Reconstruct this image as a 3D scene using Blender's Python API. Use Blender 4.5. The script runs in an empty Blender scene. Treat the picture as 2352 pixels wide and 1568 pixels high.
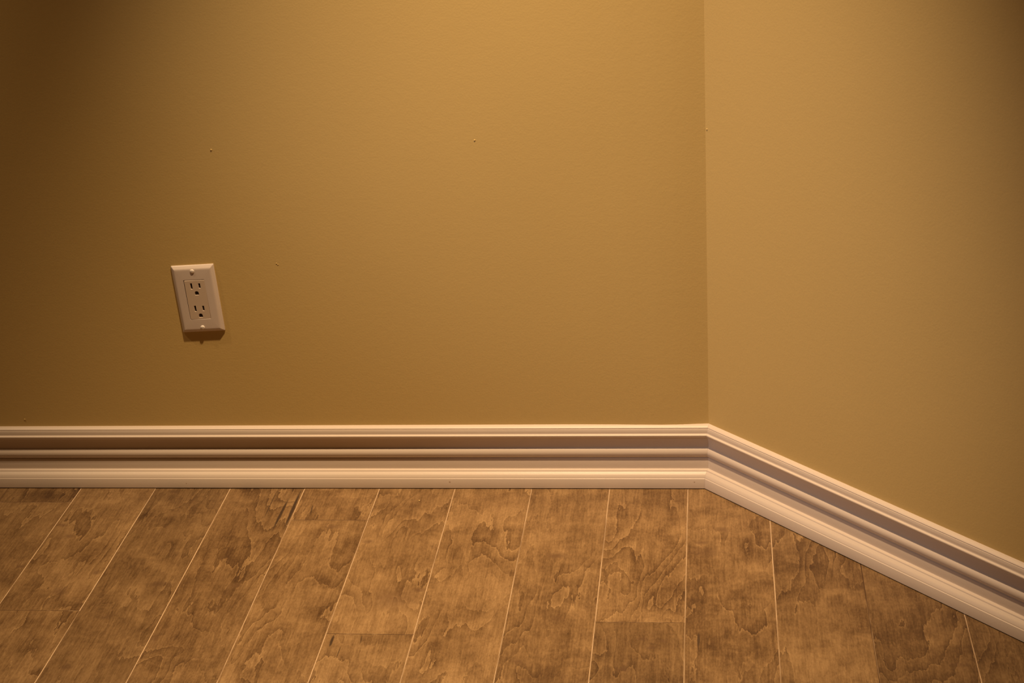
import bpy, bmesh, math, random
from mathutils import Vector, Matrix, Euler

S = bpy.context.scene
COL = S.collection
random.seed(7)

# ------------------------------------------------------------------ camera
cam_d = bpy.data.cameras.new('camera')
cam = bpy.data.objects.new('camera', cam_d)
COL.objects.link(cam)
cam.location = (0.00679, -2.38029, 1.29941)
cam.rotation_euler = Euler((1.159162, 0.057098, 0.106467), 'XYZ')
cam_d.sensor_width = 36.0
cam_d.lens = 36.0 * 3814.03 / 2352.0
cam_d.clip_start = 0.05
S.camera = cam

# ------------------------------------------------------------------ light
w = bpy.data.worlds.new('room_glow')
S.world = w
w.use_nodes = True
bg = w.node_tree.nodes['Background']
bg.inputs[0].default_value = (1.0, 0.45, 0.17, 1)
bg.inputs[1].default_value = 0.055

LIGHT = (1.0, 0.685, 0.385)


FILL = (1.0, 0.82, 0.76)


def spot(name, loc, aim, energy, color, radius, angle):
    d = bpy.data.lights.new(name, 'SPOT')
    d.energy = energy
    d.color = color
    d.shadow_soft_size = radius
    d.spot_size = math.radians(angle)
    d.spot_blend = 1.0
    o = bpy.data.objects.new(name, d)
    COL.objects.link(o)
    o.location = loc
    o.rotation_euler = (Vector(aim) - Vector(loc)).to_track_quat('-Z', 'Y').to_euler()
    return o


# recessed ceiling spot near the corner; the other two are unseen fills, added
spot('overhead_spot', (-0.23, -0.57, 2.40), (-0.31, -0.28, 0.00), 304.0, LIGHT, 0.042, 50.5)
spot('overhead_spot', (-1.75, -0.45, 2.40), (-1.60, -0.30, 0.00), 82.0, LIGHT, 0.045, 66)  # added second spot, lifts the left end of wall and baseboard
spot('corner_fill', (-3.00, -2.00, 2.00), (0.06, -0.05, 0.44), 170.0, FILL, 0.12, 20.5)  # added cooler fill, brightens the right wall by the corner

S.view_settings.view_transform = 'Standard'
S.view_settings.look = 'None'
S.view_settings.exposure = 0.0
S.view_settings.gamma = 1.0
S.view_settings.use_curve_mapping = False


# ------------------------------------------------------------------ helpers
def link(o, parent=None):
    COL.objects.link(o)
    if parent:
        o.parent = parent
    return o


def mesh_obj(name, verts, faces, mats, parent=None, mids=None, smooth=None):
    me = bpy.data.meshes.new(name)
    me.from_pydata([tuple(v) for v in verts], [], faces)
    for m in (mats if isinstance(mats, (list, tuple)) else [mats]):
        me.materials.append(m)
    if mids:
        me.polygons.foreach_set('material_index', mids)
    me.update()
    if smooth is not None:
        me.polygons.foreach_set('use_smooth', [True] * len(me.polygons))
        me.set_sharp_from_angle(angle=math.radians(smooth))
    return link(bpy.data.objects.new(name, me), parent)


def bm_obj(name, bm, mats, parent=None, smooth=None):
    bmesh.ops.recalc_face_normals(bm, faces=bm.faces[:])
    me = bpy.data.meshes.new(name)
    bm.to_mesh(me)
    bm.free()
    for m in (mats if isinstance(mats, (list, tuple)) else [mats]):
        me.materials.append(m)
    if smooth is not None:
        me.polygons.foreach_set('use_smooth', [True] * len(me.polygons))
        me.set_sharp_from_angle(angle=math.radians(smooth))
    return link(bpy.data.objects.new(name, me), parent)


class NT:
    def __init__(self, name):
        self.m = bpy.data.materials.new(name)
        self.m.use_nodes = True
        self.t = self.m.node_tree
        self.b = self.t.nodes['Principled BSDF']

    def n(self, typ, ins=None, **kw):
        nd = self.t.nodes.new(typ)
        for k, v in kw.items():
            setattr(nd, k, v)
        for k, v in (ins or {}).items():
            if hasattr(v, 'is_linked'):
                self.t.links.new(v, nd.inputs[k])
            else:
                nd.inputs[k].default_value = v
        return nd

    def math(self, op, a, b=0.0, c=0.0, clamp=False):
        return self.n('ShaderNodeMath', {0: a, 1: b, 2: c}, operation=op, use_clamp=clamp).outputs[0]

    def vec(self, op, a, b=(0, 0, 0)):
        return self.n('ShaderNodeVectorMath', {0: a, 1: b}, operation=op).outputs[0]

    def noise(self, v, scale, detail=2.0, rough=0.5, dist=0.0, out='Fac'):
        return self.n('ShaderNodeTexNoise', {'Vector': v, 'Scale': scale, 'Detail': detail,
                                             'Roughness': rough, 'Distortion': dist}).outputs[out]

    def mix(self, f, a, b, blend='MIX'):
        nd = self.n('ShaderNodeMix', data_type='RGBA', blend_type=blend)
        for i, v in ((0, f), (6, a), (7, b)):
            if hasattr(v, 'is_linked'):
                self.t.links.new(v, nd.inputs[i])
            else:
                nd.inputs[i].default_value = v
        return nd.outputs[2]

    def rng(self, v, a, b, c=0.0, d=1.0, typ='SMOOTHSTEP'):
        return self.n('ShaderNodeMapRange', {'Value': v, 'From Min': a, 'From Max': b, 'To Min': c, 'To Max': d},
                      interpolation_type=typ).outputs[0]

    def bump(self, h, strength, dist, normal=None):
        ins = {'Height': h, 'Strength': strength, 'Distance': dist}
        if normal is not None:
            ins['Normal'] = normal
        return self.n('ShaderNodeBump', ins).outputs[0]

    def set(self, **kw):
        for k, v in kw.items():
            k = k.replace('_', ' ')
            if hasattr(v, 'is_linked'):
                self.t.links.new(v, self.b.inputs[k])
            else:
                self.b.inputs[k].default_value = v


def rgb(r, g, b):
    return (r, g, b, 1.0)


# ------------------------------------------------------------------ materials
def wall_material():
    k = NT('tan_wall_paint')
    pos = k.n('ShaderNodeNewGeometry').outputs['Position']
    big = k.noise(pos, 2.2, 3.0)
    col = k.mix(k.rng(big, 0.3, 0.7), rgb(0.545, 0.396, 0.150), rgb(0.565, 0.412, 0.157))
    st = k.noise(pos, 330.0, 3.0, 0.55)
    st2 = k.noise(pos, 90.0, 2.0, 0.5)
    h = k.math('ADD', st, k.math('MULTIPLY', st2, 0.8))
    k.set(Base_Color=col, Roughness=0.55, Normal=k.bump(h, 0.13, 0.0012))
    k.b.inputs['Specular IOR Level'].default_value = 0.45
    return k.m


def trim_material():
    k = NT('white_trim_paint')
    pos = k.n('ShaderNodeNewGeometry').outputs['Position']
    a = k.noise(pos, 14.0, 3.0)
    col = k.mix(a, rgb(0.595, 0.505, 0.425), rgb(0.62, 0.53, 0.45))
    # filled nail holes: little dimples of duller putty
    mask = None
    for (x, y, z, r) in ((-0.4218, -0.0202, 0.0124, 0.0020), (-0.0247, -0.0202, 0.0127, 0.0016),
                         (-0.8658, -0.0202, 0.0096, 0.0013), (-0.0114, -0.0165, 0.0255, 0.0013)):
        d = k.n('ShaderNodeVectorMath', {0: pos, 1: (x, y, z)}, operation='DISTANCE').outputs['Value']
        q = k.rng(d, r * 0.4, r, 1.0, 0.0)
        mask = q if mask is None else k.math('MAXIMUM', mask, q)
    col = k.mix(k.math('MULTIPLY', mask, 0.7), col, rgb(0.30, 0.20, 0.13))
    fine = k.noise(pos, 260.0, 2.0)
    k.set(Base_Color=col, Roughness=0.42,
          Normal=k.bump(k.math('SUBTRACT', fine, k.math('MULTIPLY', mask, 3.0)), 0.10, 0.0008))
    k.b.inputs['Specular IOR Level'].default_value = 0.5
    return k.m


MARKS = [  # mineral streaks: x, y, half width, half length, angle, strength
    (-0.6697, -0.0882, 0.0029, 0.0617, 0.01, 0.95), (-0.6859, -0.1042, 0.0025, 0.0503, -0.02, 0.95),
    (-0.7105, -0.0736, 0.0009, 0.0439, 0.00, 0.8), (-0.6842, -0.0254, 0.0011, 0.0057, 0.02, 0.8),
    (-0.6381, -0.0911, 0.0016, 0.0172, 0.11, 0.7), (-0.5276, -0.4606, 0.0021, 0.0160, -0.01, 0.95),
    (-0.5124, -0.4874, 0.0007, 0.0139, -0.01, 0.8), (-0.4865, -0.4560, 0.0014, 0.0095, 0.08, 0.6),
    (-0.0166, -0.4464, 0.0020, 0.0191, 0.00, 0.8)]
KNOTS = [  # dark smudges and pin knots: x, y, half width, half length, strength
    (-0.2311, -0.2281, 0.0132, 0.0076, 0.75), (-0.0926, -0.4466, 0.0060, 0.0042, .8),
    (-0.0656, -0.4513, 0.0071, 0.0042, .8), (-0.0812, -0.4673, 0.0083, 0.0042, .8),
    (-0.1169, -0.5192, 0.0105, 0.0060, .8), (-0.0121, -0.1875, 0.0092, 0.0045, .7),
    (-0.0049, -0.2142, 0.0227, 0.0126, .5), (-0.5924, -0.1437, 0.0105, 0.0056, .7),
    (-0.5266, -0.1887, 0.0082, 0.0053, .7), (-0.4246, -0.3260, 0.0097, 0.0060, .75),
    (-0.4605, -0.3513, 0.0320, 0.0280, .55), (-0.2595, -0.5034, 0.0083, 0.0051, .7),
    (-0.2154, -0.3970, 0.0093, 0.0078, .5), (-1.0376, -0.1430, 0.0088, 0.0044, .7),
    (-0.9305, -0.2859, 0.0076, 0.0053, .7), (-0.8197, -0.3153, 0.0222, 0.0064, .6),
    (-0.8846, -0.0297, 0.0112, 0.0062, .7), (-0.7023, -0.3196, 0.0106, 0.0062, .6),
    (-0.8757, -0.4061, 0.0079, 0.0048, .7), (-0.8897, -0.5308, 0.0087, 0.0077, .7),
    (-0.7841, -0.4580, 0.0064, 0.0137, .6), (-0.9714, -0.3383, 0.0102, 0.0115, .6),
    (-1.0595, -0.2686, 0.0063, 0.0055, .7), (-1.0142, -0.1772, 0.0101, 0.0058, .6),
    (0.2284, -0.3677, 0.0060, 0.0044, .6), (0.3275, -0.4985, 0.0112, 0.0040, .6),
    (0.3446, -0.2506, 0.0087, 0.0061, .6), (0.0190, -0.1469, 0.0106, 0.0066, .6)]


def wood_nodes(k):
    """stained maple: shared by the plank faces and their worn edges"""
    pos = k.n('ShaderNodeNewGeometry').outputs['Position']
    oi = k.n('ShaderNodeObjectInfo').outputs['Random']
    off = k.n('ShaderNodeCombineXYZ', {0: k.math('MULTIPLY', oi, 37.0), 1: k.math('MULTIPLY', oi, 91.0),
                                       2: k.math('MULTIPLY', oi, 53.0)}).outputs[0]
    p = k.vec('ADD', pos, off)
    return pos, oi, p


def wood_material():
    k = NT('stained_maple')
    pos, oi, p = wood_nodes(k)
    # jagged flat-sawn contours: terraces of a stretched noise, serrated along the grain
    pj = k.vec('MULTIPLY', p, (1.0, 0.34, 1.0))
    serr = k.noise(k.vec('MULTIPLY', p, (1.0, 0.12, 1.0)), 75.0, 3.0, 0.6)
    serr2 = k.noise(k.vec('MULTIPLY', p, (1.0, 0.30, 1.0)), 170.0, 3.0, 0.6)
    base = k.noise(pj, 9.0, 2.5, 0.5, 0.6)
    h = k.math('ADD', base, k.math('MULTIPLY', k.math('SUBTRACT', serr, 0.5), 0.10))
    h = k.math('ADD', h, k.math('MULTIPLY', k.math('SUBTRACT', serr2, 0.5), 0.045))
    terr = k.math('FRACT', k.math('MULTIPLY', h, 11.0))
    dark_side = k.math('POWER', terr, 2.5)                      # darkens towards the step
    rim = k.rng(terr, 0.0, 0.14, 1.0, 0.0)                      # pale rim just past the step
    gate = k.rng(k.noise(p, 7.0, 2.0), 0.32, 0.66, 0.12, 1.0)   # figure comes and goes
    # fibres
    fib = k.noise(k.vec('MULTIPLY', p, (1.0, 0.06, 1.0)), 380.0, 3.0, 0.65)
    fib2 = k.noise(k.vec('MULTIPLY', p, (1.0, 0.10, 1.0)), 90.0, 3.0, 0.6, 0.5)
    speck = k.noise(k.vec('MULTIPLY', p, (1.0, 0.40, 1.0)), 420.0, 3.0, 0.7)
    # stain blotches and cross-grain chatter
    blot = k.noise(k.vec('MULTIPLY', p, (1.0, 0.8, 1.0)), 15.0, 5.0, 0.62, 0.8)
    chat = k.noise(k.vec('MULTIPLY', p, (0.45, 1.0, 1.0)), 55.0, 3.0, 0.5, 0.8)
    broad = k.noise(p, 4.0, 2.0)
    v = k.math('MULTIPLY_ADD', k.math('SUBTRACT', blot, 0.5), 1.15, 0.585)
    v = k.math('MULTIPLY_ADD', k.math('SUBTRACT', fib, 0.5), 0.70, v)
    v = k.math('MULTIPLY_ADD', k.math('SUBTRACT', fib2, 0.5), 0.45, v)
    v = k.math('MULTIPLY_ADD', k.math('SUBTRACT', speck, 0.5), 0.70, v)
    v = k.math('MULTIPLY_ADD', k.math('SUBTRACT', chat, 0.5), 0.34, v)
    v = k.math('MULTIPLY_ADD', k.math('SUBTRACT', broad, 0.5), 0.60, v)
    v = k.math('MULTIPLY_ADD', k.math('MULTIPLY', dark_side, gate), -0.35, v)
    v = k.math('MULTIPLY_ADD', k.math('MULTIPLY', rim, gate), 0.26, v)
    v = k.math('MULTIPLY_ADD', k.math('SUBTRACT', oi, 0.5), 0.16, v, True)
    ramp = k.n('ShaderNodeValToRGB', {0: v})
    e = ramp.color_ramp.elements
    e[0].position = 0.0
    e[0].color = rgb(0.070, 0.034, 0.012)
    e[1].position = 1.0
    e[1].color = rgb(0.335, 0.212, 0.097)
    for q, c in ((0.30, rgb(0.130, 0.071, 0.027)), (0.62, rgb(0.222, 0.132, 0.056))):
        x = ramp.color_ramp.elements.new(q)
        x.color = c
    col = ramp.outputs[0]
    # mineral streaks and pin knots, where they lie
    wob = k.n('ShaderNodeTexNoise', {'Vector': pos, 'Scale': 120.0, 'Detail': 3.0}).outputs['Color']
    wob = k.n('ShaderNodeVectorMath', {0: k.vec('SUBTRACT', wob, (0.5, 0.5, 0.5)), 'Scale': 0.010},
              operation='SCALE').outputs[0]
    wob1 = k.vec('MULTIPLY', wob, (0.12, 0.8, 0.0))
    wob2 = k.vec('MULTIPLY', wob, (1.4, 1.0, 0.0))
    flat = k.vec('MULTIPLY', pos, (1, 1, 0))
    ps, pk = k.vec('ADD', flat, wob1), k.vec('ADD', flat, wob2)

    def ell(src, x, y, a, b, ang, s, soft):
        mp = k.n('ShaderNodeMapping', {'Vector': src, 'Location': (x, y, 0), 'Rotation': (0, 0, ang),
                                       'Scale': (a, b, 1)}, vector_type='TEXTURE')
        d = k.n('ShaderNodeVectorMath', {0: mp.outputs[0]}, operation='LENGTH').outputs['Value']
        return k.rng(d, soft, 1.25, s, 0.0)
    acc = None
    for (x, y, a, b, ang, s) in MARKS:
        q = ell(ps, x, y, a, b, ang, s, 0.55)
        acc = q if acc is None else k.math('MAXIMUM', acc, q)
    col = k.mix(acc, col, rgb(0.045, 0.024, 0.012))
    acc = None
    for (x, y, a, b, s) in KNOTS:
        q = ell(pk, x, y, a * 1.25, b * 1.25, 0.0, s, 0.0)
        acc = q if acc is None else k.math('MAXIMUM', acc, q)
    col = k.mix(acc, col, rgb(0.125, 0.066, 0.030))
    hh = k.math('ADD', k.math('MULTIPLY', fib2, 0.5), k.math('MULTIPLY', blot, 1.0))
    tone = k.n('ShaderNodeObjectInfo').outputs['Color']      # board's stain tone, with light falloff painted into outer rows
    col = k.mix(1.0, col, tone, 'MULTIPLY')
    k.set(Base_Color=col, Roughness=k.rng(fib, 0.2, 0.8, 0.46, 0.60), Normal=k.bump(hh, 0.10, 0.002))
    k.b.inputs['Specular IOR Level'].default_value = 0.35
    return k.m


def edge_material(light):
    k = NT('worn_plank_edge' if light else 'stained_plank_edge')
    pos, oi, p = wood_nodes(k)
    a = k.noise(k.vec('MULTIPLY', p, (1.0, 0.25, 1.0)), 30.0, 4.0, 0.6)
    if light:
        col = k.mix(k.rng(a, 0.30, 0.55), rgb(0.30, 0.185, 0.092), rgb(0.74, 0.56, 0.37))
    else:
        col = k.mix(k.rng(a, 0.48, 0.72), rgb(0.13, 0.07, 0.032), rgb(0.55, 0.39, 0.23))
    k.set(Base_Color=col, Roughness=0.55)
    return k.m


def plain(name, c, rough=0.5, spec=0.5, nscale=0, var=0.0):
    k = NT(name)
    if nscale:
        pos = k.n('ShaderNodeNewGeometry').outputs['Position']
        a = k.noise(pos, nscale, 3.0)
        k.set(Base_Color=k.mix(a, rgb(*[q * (1 - var) for q in c]), rgb(*[min(1, q * (1 + var)) for q in c])))
    else:
        k.set(Base_Color=rgb(*c))
    k.set(Roughness=rough)
    k.b.inputs['Specular IOR Level'].default_value = spec
    return k.m


M_WALL = wall_material()
M_TRIM = trim_material()
M_WOOD = wood_material()
M_EDGE_L = edge_material(True)
M_EDGE_D = edge_material(False)
M_SUB = plain('dark_underlay', (0.02, 0.012, 0.007), 0.9, 0.1, 40, 0.3)
M_PLATE = plain('white_plastic', (0.62, 0.535, 0.475), 0.30, 0.5, 60, 0.02)
M_INSERT = plain('ivory_plastic', (0.58, 0.475, 0.375), 0.34, 0.45, 60, 0.02)
M_HOLE = plain('dark_contact', (0.035, 0.02, 0.014), 0.6, 0.3, 200, 0.3)
M_SCREW = plain('painted_screw', (0.80, 0.74, 0.68), 0.35, 0.5, 300, 0.04)
M_CHIP = plain('pale_wood_chip', (0.85, 0.62, 0.25), 0.6, 0.3, 900, 0.15)

# ------------------------------------------------------------------ walls
R2 = math.sqrt(0.5)
HGT, THK = 2.44, 0.11
TAN = math.tan(math.radians(22.5))
XL, LR = -2.70, 1.75          # left end of the left wall, length of the right wall


def right_pt(s, d):
    """point on the 45 degree wall: s along it from the corner, d out into the room"""
    return Vector((s * R2 - d * R2, -s * R2 - d * R2, 0))


def nib(bm, c, n, r):
    """a dried drip in the paint"""
    q = Vector((0, 0, 1)).rotation_difference(n)
    mat = Matrix.Translation(c) @ q.to_matrix().to_4x4() @ Matrix.Diagonal((1, 1, 0.7, 1))
    bmesh.ops.create_icosphere(bm, subdivisions=2, radius=r, matrix=mat)


def prism(bm, pts, z0, z1):
    lo = [bm.verts.new((p[0], p[1], z0)) for p in pts]
    hi = [bm.verts.new((p[0], p[1], z1)) for p in pts]
    n = len(pts)
    bm.faces.new(lo)
    bm.faces.new(hi)
    for i in range(n):
        bm.faces.new((lo[i], lo[(i + 1) % n], hi[(i + 1) % n], hi[i]))


bm = bmesh.new()
# taping mud along the inside corner: a faint swell, then a hollow into the angle
MUD = [(-0.22, 0), (-0.16, -0.0005), (-0.11, -0.0013), (-0.075, -0.0017), (-0.05, -0.0014), (-0.028, -0.0004), (-0.010, 0.0008), (-0.0012, 0.0012)]
front = [(XL, 0), (-0.40, 0)]
for i in range(40):
    x = -0.22 + (0.22 - 0.0012) * i / 39
    for (xa, ya), (xb, yb) in zip(MUD[:-1], MUD[1:]):
        if xa <= x <= xb + 1e-9:
            t = (x - xa) / (xb - xa)
            t = t if xa > -0.06 else t * t * (3 - 2 * t)
            front.append((x, ya + (yb - ya) * t))
            break
prism(bm, front + [(THK * TAN, THK), (XL, THK)], 0, HGT)
for (x, z, r) in ((-0.3453, 0.5835, 0.0014), (-0.7531, 0.5784, 0.0016), (-0.6724, 0.3908, 0.0011),
                  (-0.6702, 0.3890, 0.0010), (-1.1346, 0.1196, 0.0015)):
    nib(bm, Vector((x, 0, z)), Vector((0, -1, 0)), r)
o = bm_obj('wall_left', bm, M_WALL, smooth=25)
o['kind'] = 'structure'

bm = bmesh.new()
e = right_pt(LR, 0)
b1 = right_pt(LR, -THK)
prism(bm, [(-0.0012, 0.0012), tuple(right_pt(0.06, 0))[:2],
           tuple(e)[:2], tuple(b1)[:2], (THK * TAN, THK)], 0, HGT)
nib(bm, Vector((0.001, -0.0012, 0.592)), Vector((-R2, -R2, 0)), 0.0013)
o = bm_obj('wall_right', bm, M_WALL)
o['kind'] = 'structure'


# ------------------------------------------------------------------ baseboards
def smooth_curve(pts, n=6):
    """Catmull-Rom through the points"""
    out = []
    P = [Vector(p) for p in pts]
    P = [P[0] * 2 - P[1]] + P + [P[-1] * 2 - P[-2]]
    for i in range(1, len(P) - 2):
        for j in range(n):
            t = j / n
            a, b, c, d = P[i - 1], P[i], P[i + 1], P[i + 2]
            out.append(0.5 * ((2 * b) + (c - a) * t + (2 * a - 5 * b + 4 * c - d) * t * t
                              + (3 * b - a - 3 * c + d) * t ** 3))
    out.append(P[-2])
    return [(v.x, v.y) for v in out]


# (depth from the wall, height) in mm, floor to top
PROF = [(-3.0, 1.6), (20.2, 1.6), (20.2, 17.9), (19.9, 18.5), (19.2, 18.8)]
PROF += smooth_curve([(19.0, 19.0), (18.4, 20.8), (16.4, 24.0), (13.6, 26.6), (12.0, 28.0), (11.5, 29.2)], 5)
PROF += [(11.0, 29.7), (6.7, 30.2), (6.3, 30.8), (6.2, 47.4), (5.8, 48.5), (4.2, 49.2)]
PROF += smooth_curve([(4.2, 49.6), (6.0, 51.2), (8.1, 53.8), (9.2, 57.4), (8.9, 61.2), (7.1, 65.0), (4.3, 67.8)], 5)
PROF += smooth_curve([(3.9, 68.2), (4.2, 73.0), (5.6, 79.8), (7.6, 85.6)], 4)
PROF += [(8.6, 86.0)]
PROF += smooth_curve([(8.9, 86.2), (11.0, 89.6), (12.2, 91.2)], 3)
PROF += smooth_curve([(12.4, 91.6), (12.0, 93.0), (9.8, 94.0)], 4)
PROF += [(9.3, 94.6)]
PROF += smooth_curve([(9.2, 95.0), (8.9, 98.6), (7.9, 102.0)], 3)
PROF += [(6.5, 102.3), (6.5, 103.0), (7.1, 103.3)]
PROF += smooth_curve([(7.0, 103.5), (6.0, 104.5), (3.2, 106.1), (0, 107.0)], 4)
PROF += [(-3.0, 107.2)]          # scribed and caulked tight to the wall
PROF = [(d / 1000, z / 1000) for d, z in PROF]


def baseboard(name, fn, s0, sign):
    n = len(PROF)
    V = []
    for end in (0, 1):
        for d, z in PROF:
            p = fn(s0 if end == 0 else -sign * 0 + (d * TAN), d)
            V.append((p[0], p[1], z))
    F = [(i, (i + 1) % n, n + (i + 1) % n, n + i) for i in range(n)]
    F += [tuple(range(n)), tuple(range(2 * n - 1, n - 1, -1))]
    bm = bmesh.new()
    vs = [bm.verts.new(v) for v in V]
    for f in F:
        bm.faces.new([vs[i] for i in f])
    o = bm_obj(name, bm, M_TRIM, smooth=28)
    o['kind'] = 'structure'
    return o


GAP = 0.00015
baseboard('baseboard_left', lambda s, d: (-s - GAP, -d - 0.0002), -XL, 1)
baseboard('baseboard_right', lambda s, d: tuple(right_pt(s + GAP, d + 0.0002)), LR, -1)

# ------------------------------------------------------------------ floor
bm = bmesh.new()
YF = -3.0
prism(bm, [(XL, THK), (THK * TAN, THK), (b1.x, b1.y), (b1.x, YF), (XL, YF)], -0.05, -0.016)
floor = bm_obj('floor', bm, M_SUB)
floor['kind'] = 'structure'

SEAM = {0: -1.1776, 1: -1.0492, 2: -0.9199, 3: -0.7916, 4: -0.6651, 5: -0.5394, 6: -0.4139, 7: -0.2878,
        8: -0.1612, 9: -0.0354, 10: 0.0915, 11: 0.2187, 12: 0.3486}
W = 0.127
for i in range(1, 13):
    SEAM[-i] = SEAM[0] - W * i
    SEAM[12 + i] = SEAM[12] + W * i
JOINT = {0: [-0.0675], 1: [-0.3917], 4: [-0.1232], 5: [-0.4428], 8: [-0.4058]}   # butt joints in view, by row
# which seams show pale worn wood and which stay dark (left row's edge, right row's edge)
PALE = {0: 0, 1: 1, 2: 1, 3: 1, 4: 1, 5: 1, 6: 1, 7: 1, 8: 1, 9: 1, 10: 1, 11: 0, 12: 1}
# stain tones; outer rows also darkened to paint in light falloff (row, or row and board)
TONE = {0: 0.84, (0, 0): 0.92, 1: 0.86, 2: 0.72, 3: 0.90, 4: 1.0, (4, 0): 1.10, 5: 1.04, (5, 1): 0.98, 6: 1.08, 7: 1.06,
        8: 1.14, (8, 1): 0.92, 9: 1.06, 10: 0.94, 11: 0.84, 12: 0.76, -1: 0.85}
CH, CD, HG = 0.0006, 0.0006, 0.00012        # chamfer width, chamfer depth, half gap


def clip(poly, nx, ny, c):
    out = []
    for i in range(len(poly)):
        a, b = poly[i], poly[(i + 1) % len(poly)]
        da, db = a[0] * nx + a[1] * ny - c, b[0] * nx + b[1] * ny - c
        if da <= 0:
            out.append(a)
        if (da < 0) != (db < 0):
            t = da / (da - db)
            out.append((a[0] + (b[0] - a[0]) * t, a[1] + (b[1] - a[1]) * t))
    return out


def plank(x0, x1, y0, y1, pale_l, pale_r, tone):
    a, b, c, d = x0 + HG, x1 - HG, y0 + HG, y1 - HG
    outer = [(a, c), (b, c), (b, d), (a, d)]
    inner = [(a + CH, c + CH * .7), (b - CH, c + CH * .7), (b - CH, d - CH * .7), (a + CH, d - CH * .7)]
    cx, cy = (x0 + x1) / 2, (y0 + y1) / 2
    # keep clear of the 45 degree wall: x + y <= -0.006
    lim = -0.006 * math.sqrt(2)
    outer_c = clip(outer, 1, 1, lim)
    inner_c = clip(inner, 1, 1, lim - CH * 1.4)
    if len(outer_c) < 3 or len(inner_c) < 3:
        return
    V, F, I = [], [], []
    if len(outer_c) == 4 and len(inner_c) == 4 and outer_c == outer:
        V = [(p[0], p[1], -0.015) for p in outer] + [(p[0], p[1], -CD) for p in outer] + [(p[0], p[1], 0) for p in inner]
        F = [(3, 2, 1, 0), (8, 9, 10, 11)]
        I = [0, 0]
        side = {0: 2, 1: pale_r, 2: 2, 3: pale_l}
        for s in range(4):
            t = (s + 1) % 4
            F.append((s, t, 4 + t, 4 + s))
            I.append(2)
            F.append((4 + s, 4 + t, 8 + t, 8 + s))
            I.append(1 if side[s] == 1 else 2)
    else:
        # cut to the wall: simple prism plus a chamfer on each long edge
        bmx = bmesh.new()
        lo = [bmx.verts.new((p[0], p[1], -0.015)) for p in outer_c]
        hi = [bmx.verts.new((p[0], p[1], 0)) for p in outer_c]
        n = len(lo)
        bmx.faces.new(lo[::-1])
        bmx.faces.new(hi)
        for i in range(n):
            bmx.faces.new((lo[i], lo[(i + 1) % n], hi[(i + 1) % n], hi[i]))
        bmx.verts.ensure_lookup_table()
        ed = [e_ for e_ in bmx.edges if all(v.co.z > -0.001 for v in e_.verts)
              and (abs(e_.verts[0].co.x - e_.verts[1].co.x) < 1e-5 or abs(e_.verts[0].co.y - e_.verts[1].co.y) < 1e-5)]
        bmesh.ops.bevel(bmx, geom=ed, offset=CH, segments=1, affect='EDGES')
        bmx.normal_update()
        bmx.verts.index_update()
        V = [tuple(v.co) for v in bmx.verts]
        for f in bmx.faces:
            F.append(tuple(v.index for v in f.verts))
            nz, nx = f.normal.z, f.normal.x
            if abs(nz) > 0.95:
                I.append(0)
            elif 0.2 < nz < 0.95 and nx > 0.3:
                I.append(1 if pale_r else 2)
            elif 0.2 < nz < 0.95 and nx < -0.3:
                I.append(1 if pale_l else 2)
            else:
                I.append(2)
        bmx.free()
    V = [(v[0] - cx, v[1] - cy, v[2]) for v in V]
    o = mesh_obj('plank', V, F, [M_WOOD, M_EDGE_L, M_EDGE_D], floor, I)
    # planks never lie dead level with one another
    dz = random.uniform(-0.00022, 0.00022)
    o.location = (cx, cy, dz)
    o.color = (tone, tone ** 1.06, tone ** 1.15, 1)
    return o


for r in range(-11, 18):
    x0, x1 = SEAM[r], SEAM[r + 1]
    if x1 < XL + 0.02 or x0 > b1.x - 0.1:
        continue
    x0 = max(x0, XL + 0.002)
    cuts = list(JOINT.get(r, []))
    rr = random.Random(100 + r)
    if not cuts:
        cuts = [rr.uniform(-1.35, -0.85)] if 0 <= r <= 12 else [rr.uniform(-1.1, -0.25)]
    while cuts[-1] - 0.9 > YF + 0.2:
        cuts.append(cuts[-1] - rr.uniform(0.6, 1.15))
    ys = [-0.006] + [c for c in cuts if c > YF + 0.05] + [YF]
    for j, (y1, y0) in enumerate(zip(ys[:-1], ys[1:])):
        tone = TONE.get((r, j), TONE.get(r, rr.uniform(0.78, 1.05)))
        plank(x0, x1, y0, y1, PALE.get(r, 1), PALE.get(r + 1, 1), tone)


# ------------------------------------------------------------------ wall outlet
outlet = bpy.data.objects.new('wall_outlet', None)
COL.objects.link(outlet)
outlet.empty_display_size = 0.03
outlet.location = (-0.80666, 0.0, 0.33398)
outlet['label'] = 'white duplex electrical outlet with rectangular cover plate, slightly crooked on the tan wall'
outlet['category'] = 'outlet'
# local frame: X right, Y up, Z out of the wall; turned a little anticlockwise
outlet.rotation_euler = (Matrix.Rotation(-0.040406, 4, 'Y') @ Matrix.Rotation(math.radians(90), 4, 'X')).to_euler()


def rrect(hx, hy, r, n=6, cx=0.0, cy=0.0):
    pts = []
    for (sx, sy, a0) in ((1, 1, 0), (-1, 1, 90), (-1, -1, 180), (1, -1, 270)):
        for i in range(n + 1):
            a = math.radians(a0 + 90 * i / n)
            pts.append((cx + sx * (hx - r) + r * math.cos(a), cy + sy * (hy - r) + r * math.sin(a)))
    return pts


def ring_stack(bm, rings):
    """rings: list of lists of 3-D points with equal counts; bridges one to the next"""
    prev = None
    loops = []
    for ring in rings:
        vs = [bm.verts.new(p) for p in ring]
        loops.append(vs)
        if prev:
            n = len(vs)
            for i in range(n):
                bm.faces.new((prev[i], prev[(i + 1) % n], vs[(i + 1) % n], vs[i]))
        prev = vs
    return loops


mm = 0.001
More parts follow.
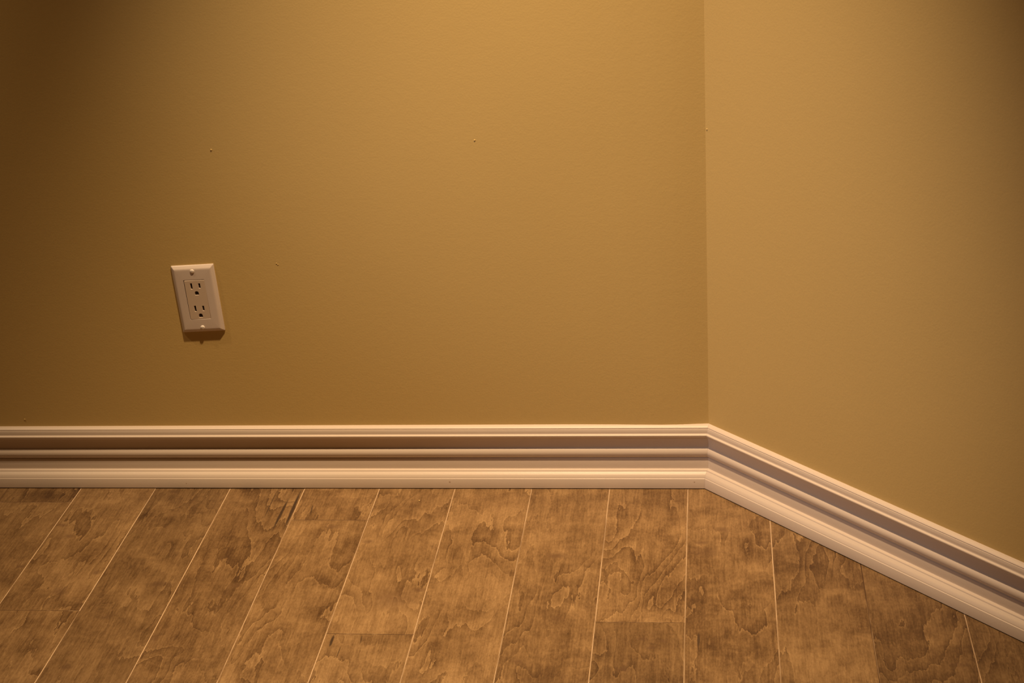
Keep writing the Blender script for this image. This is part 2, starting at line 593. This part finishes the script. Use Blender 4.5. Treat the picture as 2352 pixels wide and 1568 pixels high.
# cover plate: domed rim, flat face, opening for the receptacle
bm = bmesh.new()
rings = []
HX, HY = 34.925 * mm, 57.15 * mm
dome = [(0.0, 0.0), (0.0, 1.5), (0.5, 2.3), (1.4, 3.05), (2.8, 4.3), (4.0, 5.4), (5.0, 6.1), (6.2, 6.4), (8.0, 6.5)]
for ins, z in dome:
    rr = max(0.8, 1.2 - 0.05 * ins)
    rings.append([(x, y, z * mm) for x, y in rrect(HX - ins * mm, HY - ins * mm, rr * mm)])
ox, oy = 17.1 * mm, 33.8 * mm
rings.append([(x, y, 6.5 * mm) for x, y in rrect(ox + 0.25 * mm, oy + 0.25 * mm, 1.6 * mm)])
rings.append([(x, y, 6.25 * mm) for x, y in rrect(ox, oy, 1.4 * mm)])
rings.append([(x, y, 0.0) for x, y in rrect(ox, oy, 1.4 * mm)])
L = ring_stack(bm, rings)
n = len(L[0])
for i in range(n):                       # close the back
    bm.faces.new((L[-1][i], L[-1][(i + 1) % n], L[0][(i + 1) % n], L[0][i]))
plate = bm_obj('cover_plate', bm, M_PLATE, outlet, smooth=32)

# receptacle: one face with six real holes
FX, FY = 16.65 * mm, 33.35 * mm
FZ, HD = 6.5 * mm, 4.0 * mm
holes = []


def slot(cx, cy, w_, h_):
    holes.append([(cx - w_ / 2 * 1, cy - h_ / 2), (cx + w_ / 2, cy - h_ / 2), (cx + w_ / 2, cy + h_ / 2), (cx - w_ / 2, cy + h_ / 2)])


def ground(cx, cy, w_, h_):
    pts = [(cx - w_ / 2, cy - h_ / 2), (cx + w_ / 2, cy - h_ / 2)]
    for i in range(9):
        a = math.pi * i / 8
        pts.append((cx + w_ / 2 * math.cos(a), cy + h_ / 2 - w_ / 2 + w_ / 2 * math.sin(a)))
    holes.append(pts)


for dy in (0.0, -38.6):
    slot(-6.15 * mm, (23.6 + dy) * mm, 2.9 * mm, 9.8 * mm)
    slot(7.05 * mm, (23.6 + dy) * mm, 2.9 * mm, 8.2 * mm)
    ground(0.75 * mm, (11.4 + dy) * mm, 6.2 * mm, 6.4 * mm)

bm = bmesh.new()
rim_top = rrect(FX - 0.4 * mm, FY - 0.4 * mm, 1.2 * mm)
rim_edge = rrect(FX, FY, 1.4 * mm)
topv = [bm.verts.new((x, y, FZ)) for x, y in rim_top]
edges = [bm.edges.new((topv[i], topv[(i + 1) % len(topv)])) for i in range(len(topv))]
hole_loops = []
for hpts in holes:
    cx = sum(p[0] for p in hpts) / len(hpts)
    cy = sum(p[1] for p in hpts) / len(hpts)
    # outer lip of each hole flares by half a millimetre
    lip = []
    for (x, y) in hpts:
        dx, dy = x - cx, y - cy
        lip.append((x + math.copysign(0.3 * mm, dx) * min(1, abs(dx) / (0.8 * mm)), y + math.copysign(0.3 * mm, dy) * min(1, abs(dy) / (0.8 * mm))))
    lv = [bm.verts.new((x, y, FZ)) for x, y in lip]
    edges += [bm.edges.new((lv[i], lv[(i + 1) % len(lv)])) for i in range(len(lv))]
    hole_loops.append((lv, hpts))
bmesh.ops.triangle_fill(bm, use_beauty=True, use_dissolve=False, edges=edges, normal=(0, 0, 1))
for lv, hpts in hole_loops:
    mid = [bm.verts.new((x, y, FZ - 0.6 * mm)) for x, y in hpts]
    bot = [bm.verts.new((x, y, FZ - HD + 1.2 * mm)) for x, y in hpts]
    m_ = len(lv)
    for i in range(m_):
        j = (i + 1) % m_
        bm.faces.new((lv[i], lv[j], mid[j], mid[i]))
        bm.faces.new((mid[i], mid[j], bot[j], bot[i]))
ev = [bm.verts.new((x, y, FZ - 0.4 * mm)) for x, y in rim_edge]
bv = [bm.verts.new((x, y, 0.0)) for x, y in rim_edge]
m_ = len(ev)
for i in range(m_):
    j = (i + 1) % m_
    bm.faces.new((topv[i], topv[j], ev[j], ev[i]))
    bm.faces.new((ev[i], ev[j], bv[j], bv[i]))
rec = bm_obj('receptacle', bm, M_INSERT, outlet, smooth=20)
# it sits a touch skew in the plate: lower left proud, upper right sunk
rec.rotation_euler = (math.radians(0.55), math.radians(1.15), math.radians(-0.5))
rec.location = (0.3 * mm, -0.3 * mm, 0.15 * mm)
for hpts in holes:
    bm = bmesh.new()
    vs = [bm.verts.new((x * 1.0, y, FZ - HD + 1.3 * mm)) for x, y in hpts]
    vb = [bm.verts.new((x * 1.0, y, FZ - HD + 0.7 * mm)) for x, y in hpts]
    bm.faces.new(vs)
    bm.faces.new(vb)
    for i in range(len(vs)):
        bm.faces.new((vs[i], vs[(i + 1) % len(vs)], vb[(i + 1) % len(vs)], vb[i]))
    c_ = bm_obj('ground_hole' if len(hpts) > 4 else 'blade_slot', bm, M_HOLE, rec)

# two slotted oval-head screws
for (sx, sy, ang) in ((0.15, 48.3, -2.0), (0.6, -48.1, -2.0)):
    bm = bmesh.new()
    rings = []
    for r_, z in ((3.55, 0.0), (3.55, 0.35), (3.2, 0.95), (2.5, 1.45), (1.5, 1.75), (0.5, 1.85)):
        rings.append([(r_ * mm * math.cos(2 * math.pi * i / 24), r_ * mm * math.sin(2 * math.pi * i / 24), z * mm) for i in range(24)])
    L = ring_stack(bm, rings)
    bm.faces.new(L[-1])
    bm.faces.new(L[0])
    # cut the slot by sinking the band of the head that it crosses
    bmesh.ops.bisect_plane(bm, geom=bm.verts[:] + bm.edges[:] + bm.faces[:], plane_co=(0, 0.36 * mm, 0), plane_no=(0, 1, 0))
    bmesh.ops.bisect_plane(bm, geom=bm.verts[:] + bm.edges[:] + bm.faces[:], plane_co=(0, -0.36 * mm, 0), plane_no=(0, 1, 0))
    band = [f for f in bm.faces if abs(f.calc_center_median().y) < 0.36 * mm and f.calc_center_median().z > 0.5 * mm]
    ex = bmesh.ops.extrude_face_region(bm, geom=band)
    for v in [g for g in ex['geom'] if isinstance(g, bmesh.types.BMVert)]:
        v.co.z = min(v.co.z, 0.7 * mm)
    bmesh.ops.delete(bm, geom=[f for f in band if f.is_valid], context='FACES')
    sc = bm_obj('screw', bm, M_SCREW, outlet, smooth=40)
    sc.location = (sx * mm, sy * mm, 6.45 * mm)
    sc.rotation_euler = (0, 0, math.radians(ang))

# ------------------------------------------------------------------ crumb on the floor
bm = bmesh.new()
bmesh.ops.create_icosphere(bm, subdivisions=1, radius=1.0)
for v in bm.verts:
    v.co = Vector((v.co.x * 0.0010 * random.uniform(.8, 1.25), v.co.y * 0.0019 * random.uniform(.8, 1.2), v.co.z * 0.0008 + 0.0007))
o = bm_obj('wood_chip', bm, M_CHIP)
o.location = (-0.4668, -0.0604, 0.0003)
o.rotation_euler = (0, 0, 0.7)
o['label'] = 'tiny pale yellow wood chip lying on the floor planks near the left baseboard'
o['category'] = 'wood chip'
